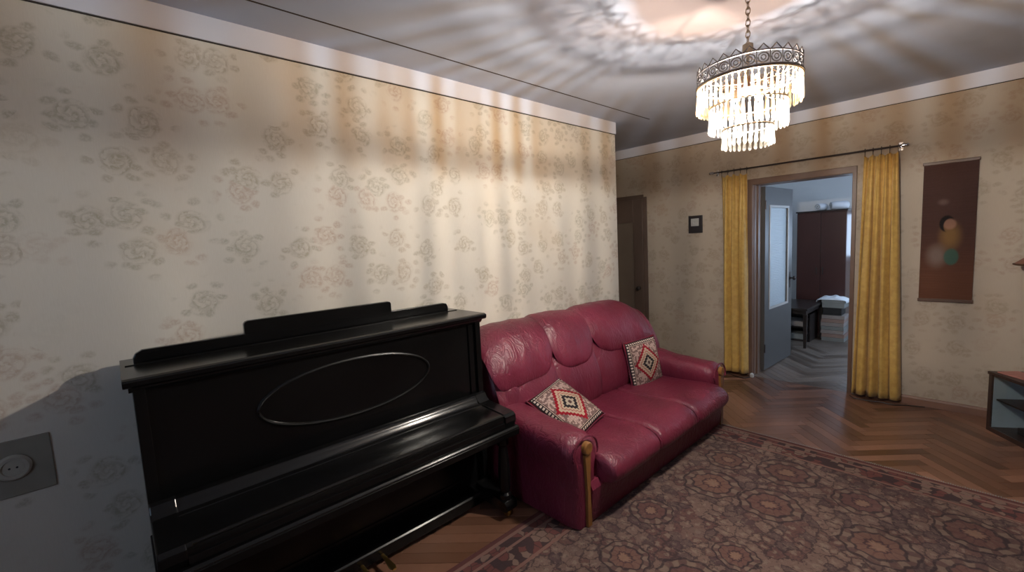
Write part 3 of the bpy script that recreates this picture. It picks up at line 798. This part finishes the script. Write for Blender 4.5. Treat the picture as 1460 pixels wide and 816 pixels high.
# ---------------------------------------------------------------- kilim cushions
def square_frame(c4):
    c = sum((Vector(p) for p in c4), Vector())/4
    ux = (Vector(c4[1])+Vector(c4[2])-Vector(c4[0])-Vector(c4[3])).normalized()
    uy = (Vector(c4[0])+Vector(c4[1])-Vector(c4[2])-Vector(c4[3])).normalized()
    n = ux.cross(uy).normalized(); uy = n.cross(ux).normalized()
    m_ = Matrix((ux, uy, n)).transposed().to_4x4(); m_.translation = c; return m_
def kilim(c4, size, label, push):
    bm = bmesh.new(); N = 18; V = {}
    for sd in (1, -1):
        for i in range(N+1):
            for j in range(N+1):
                u, v = -1+2*i/N, -1+2*j/N
                edge = (1-u**2)*(1-v**2)
                pin = 1-.055*(u*u*(1-v*v)+v*v*(1-u*u))*1.0
                h = .055*max(0, edge)**.42
                x = u*size/2*(1-.05*(1-v*v)); y = v*size/2*(1-.05*(1-u*u))
                key = (i, j, 0 if (i in (0, N) or j in (0, N)) else sd)
                if key not in V: V[key] = bm.verts.new((x, y, sd*h if key[2] else 0))
        for i in range(N):
            for j in range(N):
                q = [V.get((a, b, sd)) or V[(a, b, 0)] for a, b in ((i, j), (i+1, j), (i+1, j+1), (i, j+1))]
                bm.faces.new(q if sd > 0 else q[::-1])
    t_ = fin('throw_cushion', bm, 'kilim', None, smooth=True, sharp=0)
    m_ = square_frame(c4); m_.translation += push; t_.matrix_world = m_
    tag(t_, label, 'cushion')
    pts = []
    for k in range(80):
        a = k/80*4; s_ = int(a); f = a-s_
        c_ = [(-1, -1), (1, -1), (1, 1), (-1, 1)]; p = c_[s_]; q = c_[(s_+1) % 4]
        u = p[0]+(q[0]-p[0])*f; v = p[1]+(q[1]-p[1])*f
        pts.append((u*size/2*(1-.05*(1-v*v)), v*size/2*(1-.05*(1-u*u)), 0))
    fin('cord_edge', tube(bmesh.new(), pts, .004, 5, True), 'leather', t_, smooth=True, sharp=0)
    return t_
# corners (top-left, top-right, bottom-right, bottom-left as seen)
kilim([(.515, 1.770, .490), (.450, 2.130, .567), (.760, 2.218, .338), (.833, 1.843, .325)], .38,
      'patterned cushion lying askew at the piano end of the red sofa', Vector((.012, .0, .022)))
kilim([(.470, 2.855, .640), (.530, 3.245, .668), (.600, 3.235, .270), (.565, 2.86, .282)], .385,
      'patterned cushion standing upright against the sofa back at the recess end', Vector((.02, 0, .02)))

# ---------------------------------------------------------------- chandelier
CHX, CHY = 1.690, 2.000
ch = thing('chandelier', 'lit tiered crystal chandelier with a filigree crown hanging from the ceiling', 'chandelier', (CHX, CHY, H))
def CW(name, bm, mat, parent=None, **kw): return W(name, bm, mat, parent or ch, **kw)
CW('ceiling_cup', lathe(bmesh.new(), [(.055, 0), (.055, -.012), (.03, -.04), (.008, -.05), (.0, -.05)], (CHX, CHY, H-.0005), 24), 'gilt', smooth=True)
bm = bmesh.new()
for k in range(11):
    zc = H-.055-k*.0225; pts = []
    for i in range(14):
        a = 2*pi*i/14; hx_ = .008*cos(a); hz = .0155*sin(a)
        pts.append((CHX+(hx_ if k % 2 else 0), CHY+(0 if k % 2 else hx_), zc-.008+hz))
    tube(bm, pts, .0022, 5, True)
CW('chain', bm, 'gilt', smooth=True)
CW('stem', lathe(bmesh.new(), [(.004, .0), (.012, .02), (.006, .04), (.010, .06), (.006, .08), (.006, .16), (.02, .17), (.02, .20), (.004, .21)], (CHX, CHY, 2.045), 16), 'gilt', smooth=True)
def ringpts(r, z, n=64): return [(CHX+r*cos(2*pi*k/n), CHY+r*sin(2*pi*k/n), z) for k in range(n)]
TIERS = [(.190, 2.092, .098, 54, 'amber'), (.143, 2.004, .096, 42, 'clear'), (.093, 1.912, .072, 28, 'clear')]
bm = bmesh.new()
R0 = .190
tube(bm, ringpts(R0+.003, 2.098), .0045, 6, True); tube(bm, ringpts(R0, 2.150), .003, 6, True)
nf = 26
for k in range(nf):
    a0 = 2*pi*k/nf
    def cyl(da, z, r=R0): return (CHX+r*cos(a0+da), CHY+r*sin(a0+da), z)
    w_ = 2*pi/nf
    tube(bm, [cyl(.40*w_*cos(q), 2.124+.0175*sin(q)) for q in [2*pi*i/12 for i in range(12)]], .0026, 4, True)
    tube(bm, [cyl(.18*w_*cos(q), 2.124+.009*sin(q)) for q in [2*pi*i/8 for i in range(8)]], .0024, 4, True)
    tube(bm, [cyl(-.5*w_, 2.100), cyl(-.5*w_, 2.150)], .002, 4)
    tube(bm, [cyl(-.5*w_, 2.150), cyl(-.25*w_, 2.160), cyl(0, 2.172), cyl(.25*w_, 2.160), cyl(.5*w_, 2.150)], .0024, 4)
CW('filigree_crown', bm, 'silver', smooth=True)
bm = bmesh.new()
for k in range(4):
    a = 2*pi*k/4+.65
    tube(bm, [(CHX+r*cos(a), CHY+r*sin(a), z) for r, z in ((.012, 2.19), (.06, 2.165), (.12, 2.12), (.188, 2.100))], .0018, 5)
    tube(bm, [(CHX+r*cos(a), CHY+r*sin(a), z) for r, z in ((.012, 2.10), (.08, 2.03), (.143, 2.010))], .0012, 5)
    tube(bm, [(CHX+r*cos(a), CHY+r*sin(a), z) for r, z in ((.143, 2.010), (.12, 1.94), (.093, 1.918))], .0011, 5)
CW('frame_arms', bm, 'gilt', smooth=True)
def crystal_mesh(length, w_):
    bm = bmesh.new(); n = 6
    bead = [(.0005, 0), (w_*.55, -.006), (.0008, -.012)]
    drop = [(.0008, -.013), (w_*.50, -.013-length*.10), (w_*.62, -.013-length*.35), (w_*.80, -.013-length*.68), (w_, -.013-length*.84), (w_*.6, -.013-length*.96), (.0004, -.013-length)]
    for pr in (bead, drop): rings(bm, [[(r*cos(2*pi*k/n), r*.7*sin(2*pi*k/n), h) for k in range(n)] for r, h in pr])
    bmesh.ops.recalc_face_normals(bm, faces=bm.faces)
    me = bpy.data.meshes.new('crystal_drop'); bm.to_mesh(me); bm.free(); return me
for r, z, ln, n_, mt in TIERS:
    bm = bmesh.new(); tube(bm, ringpts(r, z+.002), .0035, 6, True)
    rg = CW('tier_ring', bm, 'gilt', smooth=True)
    me = crystal_mesh(ln-.013, .0078); me.materials.append(M[mt])
    for k in range(n_):
        a = 2*pi*k/n_; o = bpy.data.objects.new('crystal_drop', me); COL.objects.link(o); o.parent = rg
        o.location = (r*cos(a), r*sin(a), z-.002-H); o.rotation_euler = (random.uniform(-.05, .05), random.uniform(-.03, .03), a+pi/2)
CW('light_baffle', lathe(bmesh.new(), [(.0, .004), (.052, .0), (.054, -.003), (0, -.001)], (CHX, CHY, 2.068), 28), 'gilt', smooth=True)  # added baffle, holds back the bulbs' upward light
CW('dimming_dish', lathe(bmesh.new(), [(.02, .010), (.07, .011), (.112, .020), (.112, .022), (.07, .0135), (.02, .0125)], (CHX, CHY, 2.068), 36), 'amberglass', smooth=True)  # added tinted glass, dims and warms the light on the ceiling
for k in (-1, 1):
    c = (CHX+.045*k*.675, CHY+.045*k*.737, 2.0)
    CW('bulb_socket', tube(bmesh.new(), [(c[0], c[1], 2.066), (c[0], c[1], 2.045), (c[0], c[1], 2.026)], [.010, .013, .012], 10), 'gilt', smooth=True)
    gb = CW('light_bulb', lathe(bmesh.new(), [(0, -.032), (.010, -.028), (.017, -.014), (.018, 0), (.014, .014), (.010, .026), (0, .026)], c, 16), 'wpane', smooth=True)
    W('filament', lathe(bmesh.new(), [(0, -.010), (.005, -.007), (.0065, 0), (.005, .007), (0, .010)], c, 12), 'bulb', gb, smooth=True)

# ---------------------------------------------------------------- curtain rod and curtains
YC = D-.068
rod = thing('curtain_rod', 'thin metal curtain rod above the open doorway with a white end bracket', 'curtain rod', (1.17, D, 2.1))
W('pole', tube(bmesh.new(), [(.447, YC, 2.1025), (1.90, YC, 2.1015)], .0075, 10), 'darkmetal', rod, smooth=True)
for x in (.462, 1.893):
    bm = bmesh.new(); box(bm, x-.014, x+.014, D-.012, D, 2.07, 2.135); tube(bm, [(x, D-.01, 2.102), (x, YC, 2.102)], .006, 8)
    W('bracket', bm, 'chrome', rod)
for x, s_ in ((.447, -1), (1.90, 1)):
    W('finial', lathe(bmesh.new(), [(.008, 0), (.016, s_*.004), (.016, s_*.022), (.010, s_*.028), (.018, s_*.036), (.012, s_*.046), (0, s_*.05)], (x, YC, 2.102), 14, 'x'), 'chrome', rod, smooth=True)
def curtain(x0t, x1t, x0b, x1b, zb, folds, seed, label):
    t_ = thing('curtain', label, 'curtain', ((x0t+x1t)/2, YC, 0), 'gold curtains of the doorway')
    bm = bmesh.new(); NX, NZ = 96, 40; ZT = 2.064; g1 = []; rnd = random.Random(seed); ph = rnd.random()*6
    nh = 5
    for j in range(NZ+1):
        v = j/NZ; row = []
        for i in range(NX+1):
            u = i/NX; sag = .022*abs(sin(pi*u*(nh-1)))
            zt = ZT-sag; z = zt+(zb-zt)*v
            x = (x0t+(x1t-x0t)*u)*(1-v)+(x0b+(x1b-x0b)*u)*v
            amp = .010+.022*min(1, v*2.2)
            w_ = u+.008*sin(4*v+ph)
            y = YC+amp*sin(2*pi*folds*w_+ph)+.007*sin(2*pi*folds*2.3*w_+1+2*v)+.004*noise.noise((u*6, v*7, seed))
            x += .012*sin(2*pi*folds*w_*1.0+ph+1.2)*min(1, v*2)
            row.append(bm.verts.new((x, y, z+.004*noise.noise((u*5, seed, 0))*v)))
        g1.append(row)
    for j in range(NZ):
        for i in range(NX): bm.faces.new((g1[j][i], g1[j][i+1], g1[j+1][i+1], g1[j+1][i]))
    o = W('drape', bm, 'curtain', t_, smooth=True, sharp=0)
    s_ = o.modifiers.new('thick', 'SOLIDIFY'); s_.thickness = .003
    for k in range(nh):
        x = x0t+(x1t-x0t)*k/(nh-1)*.98+.003
        bm = bmesh.new(); tube(bm, [(x, YC+.015*cos(q), 2.1022+.015*sin(q)) for q in [2*pi*i/14 for i in range(14)]], .0022, 5, True)
        tube(bm, [(x, YC, 2.088), (x, YC, ZT-.012)], .0025, 5)
        W('hook_ring', bm, 'darkmetal', t_, smooth=True)
curtain(.522, .765, .530, .778, .035, 3.2, 1, 'narrow gold curtain left of the open doorway')
curtain(1.672, 1.885, 1.625, 1.948, .028, 4.3, 2, 'wider gold curtain right of the open doorway')

# ---------------------------------------------------------------- things on the far wall
pq = thing('wall_plaque', 'small dark plaque with a pale square tile on the wall left of the doorway', 'plaque', (.221, D, 1.59))
W('board', B(.145, .298, D-.014, D, 1.496, 1.686), 'plaque', pq, bevel=.003)
W('square_tile', B(.176, .262, D-.020, D-.013, 1.572, 1.654), 'tile', pq, bevel=.002)
W('tile_relief', lathe(bmesh.new(), [(.022, 0), (.024, -.003), (.018, -.004), (.014, -.001), (0, -.001)], (.219, D-.020, 1.613), 18, 'y'), 'tile', pq, smooth=True)
sc = thing('hanging_scroll', 'tall brown slatted bamboo hanging with a faded painted figure, right of the curtain', 'wall hanging', (2.18, D, 1.415))
bm = bmesh.new(); nsl = 107
for k in range(nsl):
    z0 = .883+k*.00975; box(bm, 2.032, 2.328, D-.011, D-.005, z0, z0+.0090)
o = W('bamboo_slats', bm, 'scroll', sc); o['kind'] = 'stuff'
W('backing_cloth', B(2.036, 2.324, D-.005, D-.001, .885, 1.925), 'rim', sc)
for z in (.874, 1.935): W('end_batten', B(2.026, 2.334, D-.016, D-.003, z-.012, z+.012), 'rim', sc, bevel=.003)

# conical lamp shade at the right edge
wl = thing('wall_lamp', 'terracotta conical wall lamp with a dark brown rim at the right edge', 'lamp', (2.66, D, 1.2))
LX, LY = 2.675, D-.17
W('shade', lathe(bmesh.new(), [(.155, .004), (.150, .012), (.10, .055), (.045, .11), (.02, .13), (.0, .13)], (LX, LY, 1.170), 32), 'shade', wl, smooth=True)
W('rim', tube(bmesh.new(), [(LX+.156*cos(2*pi*k/40), LY+.156*sin(2*pi*k/40), 1.172) for k in range(40)], .0075, 8, True), 'rim', wl, smooth=True)
W('arm', tube(bmesh.new(), [(LX, D-.01, 1.33), (LX, D-.09, 1.345), (LX, LY, 1.335), (LX, LY, 1.295)], .008, 8), 'rim', wl, smooth=True)
W('backplate', lathe(bmesh.new(), [(.04, 0), (.04, -.01), (.02, -.018), (0, -.018)], (LX, D, 1.33), 18, 'y'), 'rim', wl, smooth=True)

# socket on the left wall
sk = thing('wall_socket', 'round grey wall socket on a darker square board at the left edge', 'socket', (0, -.30, .76))
W('backing_board', B(.0, .008, -.43, -.235, .655, .865), 'socketback', sk, bevel=.003)
W('socket_plate', lathe(bmesh.new(), [(.047, 0), (.047, .008), (.040, .014), (.030, .014), (.028, .008), (0, .008)], (.008, -.335, .765), 28, 'x'), 'socket', sk, smooth=True, sharp=.5)
bm = bmesh.new()
for dy in (-.0095, .0095): lathe(bm, [(.0035, 0), (.0035, .0015), (0, .0015)], (.016, -.335+dy, .765), 8, 'x')
W('socket_hole', bm, 'darkbox', sk)

# ---------------------------------------------------------------- television stand at the right
ang_ = math.atan2(-.83, .56)
ts = thing('glass_cabinet', 'low dark wooden cabinet with glass front and one shelf, right of the hanging', 'cabinet', (2.433, 4.458, 0), None, (0, 0, ang_))
CWd, CDp, CH = .95, .36, .425          # local: x along the front, y into depth (away from camera)
def TS(name, bm, mat, parent=None, **kw): return fin(name, bm, mat, parent or ts, **kw)
sgn = 1
bt = .028
TS('side_panel', B(0, bt, 0, CDp, .0, CH-.02), 'cabwood', bevel=.002); TS('side_panel', B(CWd-bt, CWd, 0, CDp, 0, CH-.02), 'cabwood', bevel=.002)
TS('top_panel', B(-.004, CWd+.004, -.006, CDp, CH-.02, CH), 'cabwood', bevel=.002)
TS('bottom_panel', B(bt, CWd-bt, .0, CDp, .0, .03), 'cabwood')
TS('back_panel', B(bt, CWd-bt, CDp-.008, CDp, .03, CH-.02), 'cabin')
TS('side_lining', B(bt, bt+.003, .012, CDp-.008, .03, CH-.02), 'cabin'); TS('side_lining', B(CWd-bt-.003, CWd-bt, .012, CDp-.008, .03, CH-.02), 'cabin')
TS('shelf', B(bt, CWd-bt, .03, CDp-.01, .225, .235), 'cabwood')
for k in range(2):
    x0 = bt+k*(CWd-2*bt)/2
    dd = TS('glass_door', B(x0+.002, x0+(CWd-2*bt)/2-.002, .004, .009, .032, CH-.022), 'glass')
    TS('knob', lathe(bmesh.new(), [(.006, 0), (.006, -.008), (.010, -.014), (0, -.018)], (x0+((CWd-2*bt)/2-.04 if k == 0 else .04), .004, .36), 10, 'y'), 'chrome', dd, smooth=True)
def on_stand(lx, ly, z=CH):
    c, s_ = cos(ang_), sin(ang_); return (2.433+lx*c-ly*s_, 4.458+lx*s_+ly*c, z)
pk = fin('magazine', B(-.09, .09, -.065, .065, 0, .008), 'pink', bevel=.001); pk.location = on_stand(.115, .10, CH+.0005); pk.rotation_euler = (0, 0, ang_+.15)
tag(pk, 'pinkish magazine lying at the left end of the glass cabinet', 'magazine')
rc = thing('set_top_box', 'small black rounded device on the glass cabinet at the right edge', 'device', on_stand(.34, .13, CH+.0005), None, (0, 0, ang_))
bm = bmesh.new(); rings(bm, [[(.13*s_*cos(q), .10*s_*sin(q), h) for q in [2*pi*i/28 for i in range(28)]] for s_, h in ((.80, .0), (.96, .008), (1, .018), (.9, .034), (.6, .046), (.2, .05))])
fin('casing', bm, 'darkbox', rc, smooth=True)
fin('indicator', B(-.02, .02, -.099, -.096, .014, .02), 'chrome', rc)
# books/papers in the bottom of the cabinet
bm = bmesh.new(); rr = random.Random(3)
pb = thing('paper_pile', 'dark crumpled pile of papers on the cabinet floor behind the glass', 'papers', on_stand(.5, .17, .0305), None, (0, 0, ang_))
for k in range(5): fin('sheet_stack', B(-.36+k*.135, -.24+k*.135, -.10+rr.random()*.03, .08, 0, .03+.03*rr.random()), 'darkbox', pb, bevel=.003)

# ---------------------------------------------------------------- cables by the doorway
def cable(pts, label, plug):
    t_ = thing('power_cable', label, 'cable', pts[0]); W('lead', tube(bmesh.new(), [(x, y, .005) for x, y, *_ in pts], .0042, 6), 'cable', t_, smooth=True)
    if plug: W('plug', lathe(bmesh.new(), [(.0, .002), (.016, .002), (.020, .012), (.018, .034), (.008, .044), (.0, .046)], (plug[0], plug[1], 0), 14), 'white', t_, smooth=True)
cable([(.38, 4.70, 0), (.46, 4.705, 0), (.54, 4.66, 0), (.62, 4.655, 0), (.70, 4.61, 0), (.77, 4.60, 0), (.80, 4.66, 0)], 'black power cable with a white plug on the floor under the left curtain', (.815, 4.69))
cable([(1.62, 4.66, 0), (1.66, 4.60, 0), (1.74, 4.60, 0), (1.83, 4.625, 0), (1.92, 4.61, 0), (1.99, 4.66, 0), (2.1, 4.70, 0)], 'dark cable lying along the wall under the right curtain', None)

# ---------------------------------------------------------------- far room furniture
wd = thing('wardrobe', 'tall dark mahogany wardrobe in the room beyond the doorway', 'wardrobe', (.88, 7.35, 0))
wx0, wx1, wy0, wy1, wz = .580, 1.145, 7.11, 7.58, 1.70
W('body', B(wx0, wx1, wy0+.02, wy1, .06, wz), 'wardrobe', wd, bevel=.004)
W('plinth', B(wx0+.01, wx1-.01, wy0+.04, wy1-.01, 0, .06), 'wardrobe', wd)
W('top_moulding', B(wx0-.012, wx1+.012, wy0-.005, wy1, wz-.0, wz+.018), 'tablewood', wd, bevel=.003)
for k in range(2):
    a = wx0+.004+k*(wx1-wx0)/2; dr = W('door', B(a, a+(wx1-wx0)/2-.006, wy0+.002, wy0+.02, .08, wz-.02), 'wardrobe', wd, bevel=.002)
    W('door_pull', B(a+(.23 if k == 0 else .02), a+(.242 if k == 0 else .032), wy0-.012, wy0+.002, .85, .95), 'darkmetal', dr)
# rolled blankets on the wardrobe
def roll(cx, cy, z, r, ln, label, rz):
    t_ = thing('blanket_roll', label, 'blanket', (cx, cy, z), None, (0, 0, rz))
    bm = bmesh.new(); rings(bm, [[(x, r*s_*(1+.05*noise.noise((x*20, cos(q)*2, sin(q)*2)))*cos(q), r+r*s_*.96*sin(q)) for q in [2*pi*i/22 for i in range(22)]] for x, s_ in ((-ln/2, .8), (-ln/2+.015, .97), (-ln/6, 1), (ln/6, .98), (ln/2-.015, .97), (ln/2, .8))])
    fin('roll', bm, 'cloth', t_, smooth=True)
    pts = [(-ln/2-.001, (r*.75-k*.0016)*cos(k*.5), r+(r*.75-k*.0016)*sin(k*.5)) for k in range(28)]
    fin('spiral_end', tube(bmesh.new(), pts, .003, 4), 'grey', t_)
roll(.83, 7.27, wz+.0185, .050, .16, 'left pale blanket roll on top of the dark wardrobe', 1.2)
roll(1.02, 7.33, wz+.0185, .058, .20, 'right pale blanket roll on top of the dark wardrobe', .55)
# low table
tb = thing('low_table', 'low dark table just beyond the open door', 'table', (.6, 6.6, 0))
W('table_top', B(.30, .935, 6.20, 7.05, .475, .502), 'tablewood', tb, bevel=.003)
bm = bmesh.new(); box(bm, .34, .915, 6.235, 6.255, .425, .475); box(bm, .34, .915, 6.995, 7.015, .425, .475); box(bm, .895, .915, 6.255, 6.995, .425, .475); box(bm, .34, .36, 6.255, 6.995, .425, .475)
W('apron', bm, 'tablewood', tb)
for x, y in ((.905, 6.245), (.905, 7.005), (.35, 6.245), (.35, 7.005)):
    bm = bmesh.new(); rings(bm, [[(x+a*s_, y+b*s_, z) for a, b in ((-1, -1), (1, -1), (1, 1), (-1, 1))] for s_, z in ((.014, 0), (.022, .425))]); W('leg', bm, 'tablewood', tb)
# crate and shelf of papers below the table
cr = thing('storage_crate', 'dark crate with pale papers standing under the low table', 'crate', (.62, 6.85, 0))
bm = bmesh.new(); X0, X1, Q0, Q1 = .40, .87, 6.62, 6.98
box(bm, X0, X1, Q0, Q1, 0, .02); box(bm, X0, X0+.015, Q0, Q1, .02, .36); box(bm, X1-.015, X1, Q0, Q1, .02, .36); box(bm, X0+.015, X1-.015, Q1-.015, Q1, .02, .36); box(bm, X0+.015, X1-.015, Q0, Q1-.015, .18, .195)
W('crate_shell', bm, 'tablewood', cr)
W('paper_bundle', B(X0+.03, X1-.03, Q0+.02, Q1-.03, .020, .09), 'grey', cr, bevel=.004)
W('paper_bundle', B(X0+.03, X1-.05, Q0+.02, Q1-.03, .195, .26), 'paper', cr, bevel=.004)
# stack right of the table: bundles of newspapers, dark box, grey box, cloth
zz = 0; rr = random.Random(11)
NL = ['lowest', 'second lowest', 'third lowest', 'middle', 'third from top', 'second from top', 'topmost']
for k in range(7):
    h = .049; dx = rr.uniform(-.008, .008)
    bm = bmesh.new()
    for i in range(4): e = rr.uniform(-.004, .004); box(bm, -.12+e, .125+e, -.13, .13, i*h/4, (i+1)*h/4-(.0015 if i < 3 else .004))
    o = fin('newspaper_bundle', bm, ('grey', 'paper2', 'paper', 'grey', 'paper', 'paper2', 'paper')[k]); o.location = (1.07+dx, 7.0-.04+.0, zz); zz += h
    tag(o, NL[k]+' newspaper bundle of the pile right of the low table', 'newspapers', 'newspaper bundles in the far room')
o = fin('shoe_box', B(-.11, .09, -.12, .12, 0, .095), 'darkbox', bevel=.003); o.location = (1.07, 6.96, zz+.0005); zz += .0955
tag(o, 'black box on the newspaper pile beyond the doorway', 'box')
bx = thing('storage_box', 'grey lidded box on the black box beyond the doorway', 'box', (1.065, 6.96, zz+.0005))
fin('box_body', B(-.115, .125, -.125, .125, 0, .075), 'grey', bx, bevel=.003); fin('box_lid', B(-.119, .129, -.129, .129, .066, .098), 'grey', bx, bevel=.003); zz += .0985
bm = bmesh.new(); NX = 26; g1 = []
for j in range(15):
    row = []
    for i in range(NX+1):
        u = -1+2*i/NX; v = -1+2*j/14
        h = .052*max(0, 1-abs(u)**3)*max(0, 1-abs(v)**3)*(.7+.5*noise.noise((u*2.2, v*2, 3)))+.006
        drop = -.035*max(0, abs(u)-.82)/.18
        row.append(bm.verts.new((u*.165+.01*noise.noise((v*2, 5, u)), v*.135, max(h+drop, -.03 if abs(u) > .95 else .004))))
    g1.append(row)
for j in range(14):
    for i in range(NX): bm.faces.new((g1[j][i], g1[j][i+1], g1[j+1][i+1], g1[j+1][i]))
o = fin('folded_cloth', bm, 'cloth', smooth=True, sharp=0); o.location = (1.05, 6.96, zz+.001); s_ = o.modifiers.new('thick', 'SOLIDIFY'); s_.thickness = .004
tag(o, 'crumpled pale blue-white cloth on the grey box beyond the doorway', 'cloth')
bpy.context.view_layer.update()
